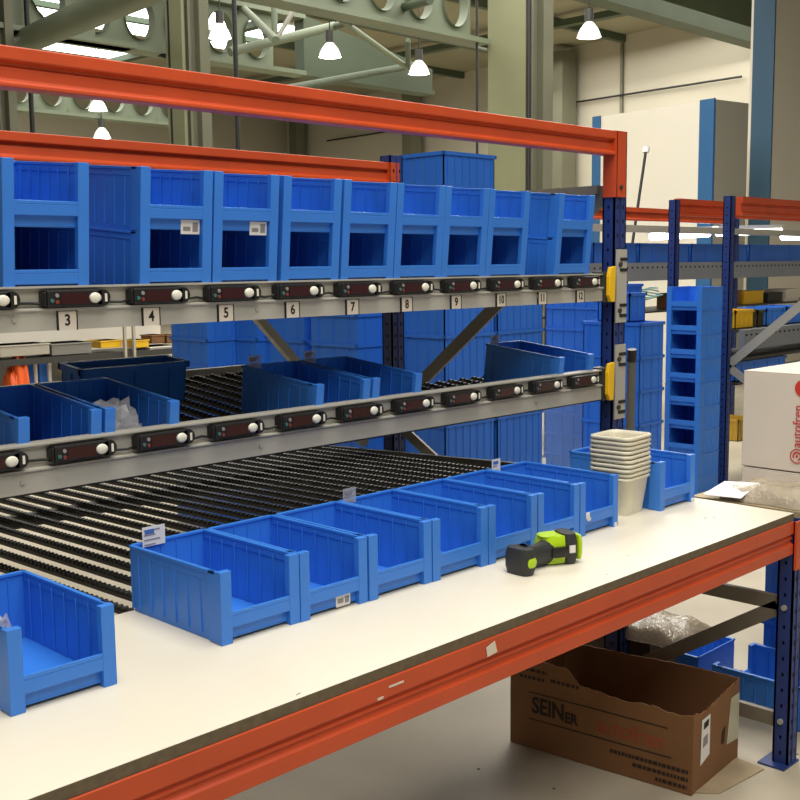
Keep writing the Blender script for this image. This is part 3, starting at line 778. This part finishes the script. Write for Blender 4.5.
a = at('x', 6.10, 727, 366); b = at('x', 6.10, 800, 306); dd_ = b - a
PA(MB().bar(a, a + dd_ * 1.5, .012, .055, up=(0, .6, .8)), 'frame_brace', GALV)
b3 = at('x', 6.10, 748, 382); PA(MB().bar(a, a + (b3 - a) * 4, .012, .05, up=(0, -.6, .8)), 'frame_brace', GALV)
PA(MB().box(6.22, 8.9, 1.30, 1.75, q2.z - .08, q2.z - .06), 'shelf_deck', DARKST)
PA(MB().box(6.22, 8.9, 1.30, 1.75, at('y', 1.3, 760, 323).z - .05, at('y', 1.3, 760, 323).z - .03), 'shelf_deck', DARKST)
rp = rack_post(ra, 6.13, 6.19, .0, .08, 1.965, RA)
zt_ = at('y', 1.3, 760, 323).z - .03
def flatbin(px0, px1, y, z, h, m, label, group=None, dep=.22, name='storage_bin'):
    a = at('y', y, px0, 320).x; b = at('y', y, px1, 320).x
    o = bpy.data.objects.new(name, crate_mb(b - a - .03, dep, h, 4, 3).mesh(name, m)); COL.objects.link(o); o.location = ((a + b) / 2, y + dep / 2 + .02, z)
    return tag(o, label, 'bin', group)
flatbin(737, 757, 1.32, zt_, .125, YBIN, 'yellow bin on the lower shelf of the right rack', None)
flatbin(759, 767, 1.32, zt_, .115, mat('dark_olive_plastic', (60, 56, 36), .5), 'narrow dark olive bin right of the yellow bin', None)
flatbin(768, 786, 1.32, zt_, .125, BLUE, 'dark blue bin on the lower shelf of the right rack', None)
flatbin(788, 806, 1.32, zt_, .125, BLUE, 'blue bin cut by the right frame edge on the lower rack shelf', None)
zl = q2.z - .06
flatbin(738, 790, 1.31, zl - .16, .13, BLUE_CRATE, 'long dark blue bin on the lowest visible rack shelf behind the white box', None)
PA(MB().box(6.22, 8.9, 1.30, 1.75, zl - .18, zl - .163), 'shelf_deck', DARKST)
# yellow thing and floor objects by the white box
q = at('z', 0, 733, 441)
yb = bpy.data.objects.new('yellow_box', crate_mb(.26, .3, .19, 3, 3).mesh('yellow_box', mat('dull_yellow', (186, 150, 52), .6))); COL.objects.link(yb); yb.location = (q.x + .12, q.y + .1, 0)
tag(yb, 'yellow plastic box on the floor left of the white cardboard box', 'box')

# ------------------------------------------------------------------ rack B further back with a row of blue bins and tube lights
rk = empty('storage_rack', (9.3, 3.0, 0)); tag(rk, 'far flow rack with row of blue bins on its grey perforated rail', 'rack')
RB = Matrix.Translation((-9.3, -3.0, 0))
def PR(mb, name, m): o = mb.build(name, m, rk); o.matrix_parent_inverse = RB; return o
rack_post(rk, 9.36, 9.45, 3.0, 3.08, 2.04, RB); rack_post(rk, 6.45, 6.54, 3.0, 3.08, 2.04, RB); rack_post(rk, 12.2, 12.3, 3.0, 3.08, 2.04, RB)
PR(step_beam(6.54, 9.36, 3.0, 1.90, 2.01), 'top_beam', ORANGE)
perf_rail(rk, RB, 6.54, 12.2, 2.97, 1.385, 1.542, .08)
PR(MB().box(6.54, 12.2, 3.01, 3.6, 1.46, 1.475), 'shelf_deck', DARKST)
PR(MB().box(6.54, 12.2, 3.01, 3.6, 1.10, 1.115), 'shelf_deck', DARKST)
PR(MB().box(6.54, 12.2, 2.98, 3.02, 1.80, 1.86), 'lamp_rail', GALV)
rb_me = {}
edges = [(560, 595), (595, 641), (641, 693), (693, 751), (751, 806)]
for i, (p0, p1) in enumerate(edges):
    x0, x1 = at('y', 3.02, p0, 250).x, at('y', 3.02, p1, 250).x
    o = bpy.data.objects.new('storage_bin', crate_mb(x1 - x0 - .05, .5, .235, 2, 3).mesh('storage_bin', BLUE_CRATE)); COL.objects.link(o)
    o.location = ((x0 + x1) / 2, 3.30, 1.476)
    tag(o, ['blue bin left of the rack post in the far bin row', 'blue bin just right of the rack post in the far bin row', 'blue bin behind the left blue post in the far row', 'blue bin behind the right blue post in the far row', 'blue bin at the right frame edge in the far row'][i], 'bin', 'bins in the far row')
for i, (p0, p1) in enumerate((((652, 236.5), (708, 233.5)), ((718, 233), (780, 231)), ((783, 237), (800, 237)))):
    a = at('y', 3.35, *p0); b = at('y', 3.35, *p1)
    e = empty('tube_light', (a + b) / 2); c = (a + b) / 2
    m = MB(); m.cyl(a - c, b - c, .036, n=10); m.build('tube', TUBEM, e)
    m = MB(); m.bar(a - c + Vector((-.03, .02, .05)), b - c + Vector((.03, .02, .05)), .09, .04); m.build('fixture', PANEL, e)
    tag(e, ['glowing tube light behind the left blue post at far rack', 'glowing tube light right of the right blue post at far rack', 'short glowing tube light at the right frame edge'][i], 'lamp', 'tube lights at the far rack')
# odds and ends on the far rack's lower shelf
items = [(680, 697, .14, CARD, 'brown carton on far rack behind the tall bin tower'), (733, 742, .14, CARD, 'small brown carton just right of the right blue post'), (744, 764, .13, YBIN, 'olive yellow bin on the far rack lower shelf'),
         (768, 783, .10, RUBBER, 'dark bundle on the far rack lower shelf'), (786, 800, .13, PANEL, 'pale carton at right frame edge on far rack')]
for p0, p1, h, mm, l in items:
    x0, x1 = at('y', 3.05, p0, 290).x, at('y', 3.05, p1, 290).x
    zz = 1.116
    o = MB().box(-(x1 - x0) / 2 + .01, (x1 - x0) / 2 - .01, 0, .25, 0, h).box(-(x1 - x0) / 2 + .005, (x1 - x0) / 2 - .005, -.004, .254, h - .02, h + .002).build('carton', mm, loc=((x0 + x1) / 2, 3.05, zz), bevel=.004)
    tag(o, l, 'box')
for i in range(6):
    a = at('y', 3.0, 622, 291 + i); m = MB()
    pts = [Vector((at('y', 2.93, 622 + 8.2 * k, 0).x, 2.93 - .01 * i, at('y', 2.93, 645, 290 + i * 1.4 + 2.2 * math.sin(k * 1.1 + i)).z)) for k in range(6)]
    pts[0] = Vector((pts[0].x, 2.966, 1.39)); m.tube(pts, .007, 5); o = m.build('wire', TEAL); tag(o, 'pale teal wire hanging under the far perforated rail', 'wire', group='teal wires under the far rail')

# ------------------------------------------------------------------ left background seen under the upper rail
def bgbox(name, cat, px0, px1, py0, py1, y, m, label, dep=.3, group=None, lip=True):
    a = at('y', y, px0, py1); b = at('y', y, px1, py1); t = at('y', y, (px0 + px1) / 2, py0)
    w = b.x - a.x; h = abs(t.z - a.z)
    mb = MB().box(-w / 2, w / 2, 0, dep, 0, h)
    if lip: mb.box(-w / 2 - .01, w / 2 + .01, -.01, dep + .01, h * .86, h)
    o = mb.build(name, m, loc=((a.x + b.x) / 2, y, min(a.z, b.z)), bevel=.006); return tag(o, label, cat, group)
YB = 7.0
bs = empty('packing_station', (4.2, YB, 0)); tag(bs, 'far shelving station seen under the upper rail at left', 'shelf')
BSF = Matrix.Translation((-4.2, -YB, 0))
def PS(mb, name, m): o = mb.build(name, m, bs); o.matrix_parent_inverse = BSF; return o
zA = at('y', YB, 90, 360).z; zB = at('y', YB, 90, 354).z; zC = at('y', YB, 60, 394).z
x0_, x1_ = at('y', YB, -30, 350).x, at('y', YB, 188, 350).x
PS(MB().box(x0_, x1_, YB, YB + .5, zA, zB), 'shelf_board', DARKST)
PS(MB().box(x0_, x1_, YB, YB + .5, zC - .03, zC), 'shelf_board', TRAYG)
PS(MB().box(x0_, x1_, YB + .48, YB + .5, .4, 1.25), 'back_panel', PANEL)
for p in (-28, 124, 133, 186):
    xx = at('y', YB, p, 340).x; PS(MB().box(xx - .012, xx + .012, YB - .03, YB, 0, 1.5), 'upright', TRAYG)
bgbox('tray', 'tray', 0, 50, 341, 354, YB + .01, TRAYG, 'pale grey tray at left edge on the far shelf', .3)
bgbox('tray', 'tray', 52, 92, 340, 353, YB + .01, mat('mid_grey_tray', (120, 118, 112), .5), 'darker grey tray on the far shelf', .3)
bgbox('storage_bin', 'bin', 101, 122, 339, 347, YB + .02, YBIN, 'left yellow bin on the far shelf', .25)
bgbox('storage_bin', 'bin', 136, 149, 339, 347, YB + .02, YBIN, 'right yellow bin on the far shelf', .25)
bgbox('carton', 'box', 152, 165, 334, 343, YB + .12, CARD, 'left small brown carton on the far shelf', .2)
bgbox('carton', 'box', 167, 177, 334, 343, YB + .12, CARD, 'right small brown carton on the far shelf', .2)
bgbox('carton', 'box', 150, 178, 344, 354, YB + .02, PANEL, 'wide white carton under the brown cartons on far shelf', .3)
for i, (p0, p1, y0, y1) in enumerate(((12, 26, 357, 376), (6, 18, 370, 392))):
    q = at('y', YB + .1, (p0 + p1) / 2, y1); w = (at('y', YB + .1, p1, y1).x - at('y', YB + .1, p0, y1).x) / 2
    lumpy('plastic_bag', OBAG, (q.x, YB + .1 + .0, zC if i else zC), w, .1, .36 if i == 0 else .22, ['upper orange bag on the far station', 'lower orange bag on the far station'][i], 'bag', 20 + i)
for i, p in enumerate((36, 50, 66)):
    q = at('y', YB + .2, p, 380); m = MB().cyl((0, 0, 0), (0, 0, .30), .018, n=10); o = m.build('white_tube', PAPER, loc=(q.x, q.y, zC)); tag(o, ['white upright tube next to the orange bags', 'middle white upright tube on far station', 'white upright tube above the clear bin tag'][i], 'tube')
bgbox('storage_bin', 'bin', 27, 35, 362, 384, YB + .25, BLUE, 'small blue bin between white tubes on far station', .1)
bgbox('storage_bin', 'bin', 40, 48, 360, 384, YB + .25, BLUE, 'second small blue bin between white tubes on far station', .1)
bgbox('carton', 'box', 68, 78, 358, 390, YB + .22, COLM, 'olive green carton on the far station', .1)

# ------------------------------------------------------------------ hall
def S_(mb, name, m, **k): return struct(mb.build(name, m, **k))
S_(MB().box(-12, 34, -12, 40, -.05, 0), 'floor', CONC)
m = MB()
for i in range(70):
    x, y = random.uniform(.6, 3.4), random.uniform(-1.6, .2); r = random.uniform(.002, .006)
    if 2.0 < x < 2.6 and -.75 < y < 0: continue
    m.cyl((x, y, 0), (x, y, .0008), r, n=6)
tag(m.build('floor_crumbs', SPECK), 'scattered dark dirt crumbs on the pale floor under the workbench', 'dirt', kind='stuff')
# far wall
W0 = atd(26, 500, 60); wd_ = Vector((math.sin(math.radians(9.3)), math.cos(math.radians(9.3)), 0)); wn = Vector((wd_.y, -wd_.x, 0))
def wp(s, z, off=0): return Vector((W0.x, W0.y, 0)) + wd_ * s - wn * off + Vector((0, 0, z))
def whit(px, py):
    d = ray(px, py); k = (Vector((W0.x, W0.y, 0)) - CC).dot(wn) / d.dot(wn); return CC + d * k
S_(MB().poly_extrude([wp(-20, 0), wp(22, 0), wp(22, 9), wp(-20, 9)], wn * .2), 'wall_right', WALLM)
bwp = wp(10, 0)
S_(MB().box(-14, bwp.x + 4, bwp.y, bwp.y + .2, 0, 9), 'wall_back', WALLM)
m = MB(); a, b = whit(330, 141), whit(745, 77); m.tube([a - wn * .1, b - wn * .1], .022, 6); a2, b2_ = whit(300, 170), whit(300, 150)
tag(m.build('conduit', CABLE), 'dark conduit running along the far pale wall', 'conduit')
m = MB(); a, b = whit(624, 22), whit(624, 112); m.bar(a - wn * .04, Vector((a.x, a.y, 0)) - wn * .04, .06, .06); S_(m, 'trim_1', COLD)
for i, (px_, w_) in enumerate(((574, .42), (422, .32), (306, .30), (428, .1))[:3]):
    q = whit(px_, 100); c = Vector((q.x, q.y, 0)) - wn * .35
    mm = MB(); mm.box(-w_ / 2, w_ / 2, -.2, .2, 0, 6.1)
    o = mm.build('column', COLD, loc=c, rotz=-math.radians(9)); struct(o)
# steel columns in front
def hcol(pxl, pxm, pxr, d, nm):
    a = atd(d, pxl, 253); b = None
    x = a.x; yf = a.y
    yn = at('x', x, pxm, 253).y; xr = at('y', yn, pxr, 253).x
    t = (xr - x) * .10
    o = MB().box(x, x + t, yn, yf, 0, 6.25).build(nm, COLM); w = xr - x
    struct(MB().box(x + t, xr, yn + .10, yn + .18, 0, 6.25).box(xr - w * .36, xr, yn + .0, yn + .10, 0, 6.25).box(x + w * .30, x + w * .38, yn + .04, yn + .10, 0, 6.25).build(nm, COLD)); return struct(o), (x, xr, yn, yf)  # parts beside the pale flange darker: recess shade put into the colour
c2, e2 = hcol(488, 525, 552, 14, 'column')
c1o, e1 = hcol(173, 189, 216, 14, 'column')
c0o, e0 = hcol(-22, 2, 25, 13, 'column')
def pipe(px_, d, y0, y1, r, label):
    a = atd(d, px_, y0); m = MB().cyl((0, 0, 0), (0, 0, 7), r, n=8); o = m.build('downpipe', CABLE, loc=(a.x, a.y, 0)); return tag(o, label, 'pipe')
pipe(170, 13.6, 0, 100, .05, 'dark vertical pipe along left edge of the left steel column')
pipe(234, 13.5, 0, 100, .03, 'thin dark vertical pipe right of the left steel column')
pipe(529, 13.2, 0, 150, .03, 'dark vertical pipe in the recess of the right steel column')
pipe(26, 12.6, 0, 100, .03, 'thin dark pipe at the far left column')
pipe(477, 13.6, 100, 150, .016, 'thin cable dropping left of the right steel column')
# castellated beams (along X)
def cast_beam(x0, x1, y, zb, h=.84, cell=.62, rh=.215, rv=.27, phase=0., flange=.30):
    m = MB(); zc = zb + h / 2; n = int((x1 - x0) / cell); N = 24
    for k in range(n):
        cx = x0 + (k + .5) * cell + phase
        for yy in (y - .02, y + .02):
            inner = [(cx + rh * math.cos(2 * PI * i / N), yy, zc + rv * math.sin(2 * PI * i / N)) for i in range(N)]
            outer = []
            for i in range(N):
                c, s = math.cos(2 * PI * i / N), math.sin(2 * PI * i / N); q = 1 / max(abs(c) / (cell / 2), abs(s) / (h / 2)); outer.append((cx + c * q, yy, zc + s * q))
            m.add(inner + outer, [(i, (i + 1) % N, (i + 1) % N + N, i + N) for i in range(N)])
        ia = [(cx + rh * math.cos(2 * PI * i / N), yy, zc + rv * math.sin(2 * PI * i / N)) for yy in (y - .07, y + .07) for i in range(N)]
        m.add(ia, [(i, (i + 1) % N, (i + 1) % N + N, i + N) for i in range(N)], True)
    m.box(x0, x1, y - flange / 2, y + flange / 2, zb, zb + .06); m.box(x0, x1, y - flange / 2, y + flange / 2, zb + h - .06, zb + h)
    return m
ZB = 4.25
spec = [('near', (486, 47), ZB, -9.0, -.1), ('second', (300, 76.5), ZB, -16., 0), ('third', (32, 113), ZB, -8, 3.2), ('fourth', (165, 55), ZB, -12, -.5)]
for i, (nm, q, zb, l, r) in enumerate(spec):
    p = at('z', zb, *q); b = (cast_beam(p.x + l, p.x + r, p.y, zb) if nm != 'fourth' else cast_beam(p.x + l, p.x + r, p.y, zb, h=1.2, cell=1.0, rh=.37, rv=.45)).build('roof_beam', BEAMG)
    struct(b)
p = at('z', ZB, 300, 76.5); q = at('y', p.y, 428, 100)
struct(MB().poly_extrude([(p.x, p.y - .1, ZB + .06), (q.x, p.y - .1, ZB + .06), (q.x, p.y - .1, ZB + .40), (p.x, p.y - .1, ZB + .84)], (0, .2, 0)).box(p.x, q.x, p.y - .15, p.y + .15, ZB, ZB + .06).build('roof_beam', PURL))  # solid beam end in darker green, its shade put into the colour
p = at('y', 6.6, 745, 44); struct(MB().box(e2[1] - .3, p.x + 8, 6.45, 6.75, p.z, p.z + .16).box(e2[1] - .3, p.x + 8, 6.57, 6.63, p.z + .16, p.z + .7).build('roof_beam', PURL))
ZR = 6.0
S_(MB().box(-10, 30, -4, 36, ZR + .25, ZR + .35), 'ceiling', ROOFM)
for k in range(14):
    y = -2 + k * 2.6; struct(MB().box(-10, 30, y - .06, y + .06, ZR + .10, ZR + .25).build('purlin', PURL))
for k in range(9):
    x = -4 + k * 4.2; struct(MB().box(x - .09, x + .09, -4, 36, ZR + .0, ZR + .12).build('rafter', PURL))
def tie(a, b, r, m=BEAMG): return struct(MB().cyl(a, b, r, n=8).build('tie_rod', m))
tie(atd(15, 240, 5), atd(13.5, 276, 40), .05); tie(atd(14, 274, 2), atd(14, 275, 42), .04); tie(atd(14, 276, 40), atd(14, 295, 8), .03, GALV)
tie(atd(14, 230, 52), atd(15, 335, 26), .06); tie(atd(15, 335, 26), atd(12, 430, 0), .05, PURL); tie(atd(14, 330, 12), atd(16, 408, 68), .04, BEAMG)
tie(atd(13.4, 270, 92), atd(17, 420, 64), .05, PURL); tie(atd(15, 408, 40), atd(16, 408, 68), .035, PURL); tie(atd(13, 340, 20), atd(17, 486, 50), .03, PURL)
tie(atd(14.6, -10, 57), atd(8.2, 190, -31), .15, BEAMG); tie(atd(16, 96, 40), atd(14, 165, 56), .03, CABLE)
# skylight strips in the roof behind the far beams
for i, (q, w, l) in enumerate((((135, 18), 6., 2.6), ((65, 45), 4.0, 1.4))):
    p = at('z', ZR + .2, *q)
    o = MB().box(p.x - w / 2, p.x + w / 2, p.y - l / 2, p.y + l / 2, ZR + .2, ZR + .24).build('window_%d' % (i + 1), SKYM); struct(o)
# high-bay lamps
lamp0 = None; stems = []
lamps = [(330, 54, 14, .15, 'bell lamp hanging left of centre above the orange beam'), (419, 71, 15, .15, 'lamp hanging before the dark wall column at top centre'), (589, 34, 13.2, .15, 'lamp hanging right of the right steel column'),
         (98, 108, 18.5, .16, 'upper of two lamps seen between the left orange beams'), (102, 136, 20, .16, 'lower of two lamps seen between the left orange beams'), (220, 35, 13, .14, 'lamp just right of the left steel column')]
for px_, py_, d, r, l in lamps:
    q = atd(d, px_, py_)
    if lamp0 is None:
        lamp0 = empty('high_bay_lamp'); m = MB(); m.lathe([(.0, .22), (.07, .22), (.10, .19), (.17, .10), (.215, .0), (.225, -.06)], n=20); m.build('shade', mat('frosted_shade', (235, 238, 225), .4, emit=.9), lamp0)
        m = MB(); m.lathe([(0, -.05), (.232, -.06)], n=20); m.build('diffuser', LAMPM, lamp0)
        m = MB(); m.cyl((0, 0, .24), (0, 0, .46), .085, n=12); m.build('ballast', DARKST, lamp0)
        o = lamp0
    else: o = copy_tree(lamp0)
    stems.append((o, (6.26 - q.z) / (r / .24)))
    o.location = q; o.scale = (r / .24,) * 3; tag(o, l, 'lamp', 'high bay lamps')
for o_, l_ in stems: MB().cyl((0, 0, .44), (0, 0, l_), .012, n=6).build('stem', CABLE, o_)
# white enclosure with blue corner trims
def enclosure(pl, pc, pr, ytop, d, ztop, nm, label, matl, mats, trim, tw0, tw1, slope):
    c = atd(d, pc, ytop); e = empty(nm, (c.x, c.y, 0)); tag(e, label, 'enclosure')
    dl = Vector((math.sin(math.radians(slope)), math.cos(math.radians(slope)), 0)); dr = Vector((dl.y, -dl.x, 0))
    def along(dirv, px_):
        d_ = ray(px_, 253); det = d_.x * (-dirv.y) + d_.y * dirv.x
        k = ((CC.x - c.x) * d_.y - (CC.y - c.y) * d_.x) / (dirv.x * d_.y - dirv.y * d_.x); return k
    L = along(dl, pl); R = along(dr, pr); z = c.z if ztop is None else ztop
    def slab(a, b, th, z0, z1):  # a,b along (l, r) coordinates
        pts = [dl * a[0] + dr * a[1], dl * b[0] + dr * b[1]]; return pts
    m = MB(); m.poly_extrude([(0, 0, 0), dl * L, dl * L + dr * R, dr * R], (0, 0, z)); bo = m.build('wall_panel', matl, e)
    m = MB(); m.poly_extrude([dl * .02 - dr * .012, dl * -.012 - dr * .012, dr * R - dl * .012, dr * R - dl * .004, dr * .001 - dl * .004, dl * .02 - dr * .004], (0, 0, z * .999))
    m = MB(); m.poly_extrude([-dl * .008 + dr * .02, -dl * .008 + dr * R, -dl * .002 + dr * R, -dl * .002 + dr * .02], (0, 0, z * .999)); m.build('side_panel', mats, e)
    m = MB(); w = tw0
    m.poly_extrude([-dl * .014 - dr * .014, dl * w - dr * .014, dl * w - dr * .002, -dl * .002 - dr * .002, -dl * .002 + dr * tw1, -dl * .014 + dr * tw1], (0, 0, z + .01)); m.build('corner_trim', trim, e)
    if pl < 740:
        m = MB(); m.poly_extrude([dl * (L - .14) - dr * .012, dl * (L + .01) - dr * .012, dl * (L + .01) - dr * .002, dl * (L - .14) - dr * .002], (0, 0, z + .01)); m.build('corner_trim', trim, e)
        m = MB(); k = .35
        m.poly_extrude([-dr * .004 + dl * .0, -dr * .004 + dl * L, -dr * .012 + dl * L, -dr * .012], (0, 0, .03)); 
    return e, c, dl, dr, L, R, z
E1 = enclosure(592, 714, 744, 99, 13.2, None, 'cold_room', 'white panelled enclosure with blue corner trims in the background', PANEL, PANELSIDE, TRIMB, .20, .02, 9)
E2 = enclosure(745, 772, 860, 100, 14.6, 5.6, 'panel_enclosure', 'tall white panel enclosure with wide petrol blue corner at top right', PANEL, PANEL, TRIMDB, .285, .02, 0)
a = atd(12.6, 646, 150); b = atd(12.6, 637, 212); e = empty('thin_rod', (b.x, b.y, 0)); dv = a - b; base = b - dv * (b.z / dv.z)
e.location = base; m = MB().cyl((0, 0, 0), a - base, .018, n=6); m.build('rod', CABLE, e)
m = MB().cyl((a - base) * .99, (a - base) * 1.012, .04, n=8); m.build('rod_tip', PAPER, e); tag(e, 'thin leaning rod with white tip before the white enclosure', 'rod')

# ------------------------------------------------------------------ light
def area(name, loc, sx, sy, power, col=(1, .96, .89), rot=(0, 0, 0)):
    l = bpy.data.lights.new(name, 'AREA'); l.shape = 'RECTANGLE'; l.size = sx; l.size_y = sy; l.energy = power; l.color = col
    o = bpy.data.objects.new(name, l); COL.objects.link(o); o.location = loc; o.rotation_euler = rot; return o
area('bench_light', (0.9, -1.0, 5.2), 3.2, 2.2, 205)
area('front_hall_light', (-.3, -4.4, 6.0), 4, 2.5, 250)
area('aisle_light', (6.5, 2.4, 5.2), 4, 2.0, 300)
area('wall_fill', (17, 10.5, 5.9), 4, 6, 190)  # added fill to brighten the far wall, no fitting there
area('hall_light', (6.5, 5, 5.6), 8, 6, 420)
area('hall_light', (8.5, 8, 5.6), 5, 5, 170)  # added fill to brighten the white enclosure
area('hall_light', (14, 10, 5.3), 10, 10, 620)
area('hall_light', (6, 16, 5.3), 10, 8, 500)
w = bpy.data.worlds.new('world'); scene.world = w; w.use_nodes = True
bg = w.node_tree.nodes['Background']; bg.inputs['Color'].default_value = (1, .95, .87, 1); bg.inputs['Strength'].default_value = .24
scene.view_settings.view_transform = 'Standard'; scene.view_settings.look = 'None'
scene.view_settings.exposure = .0; scene.view_settings.gamma = 1
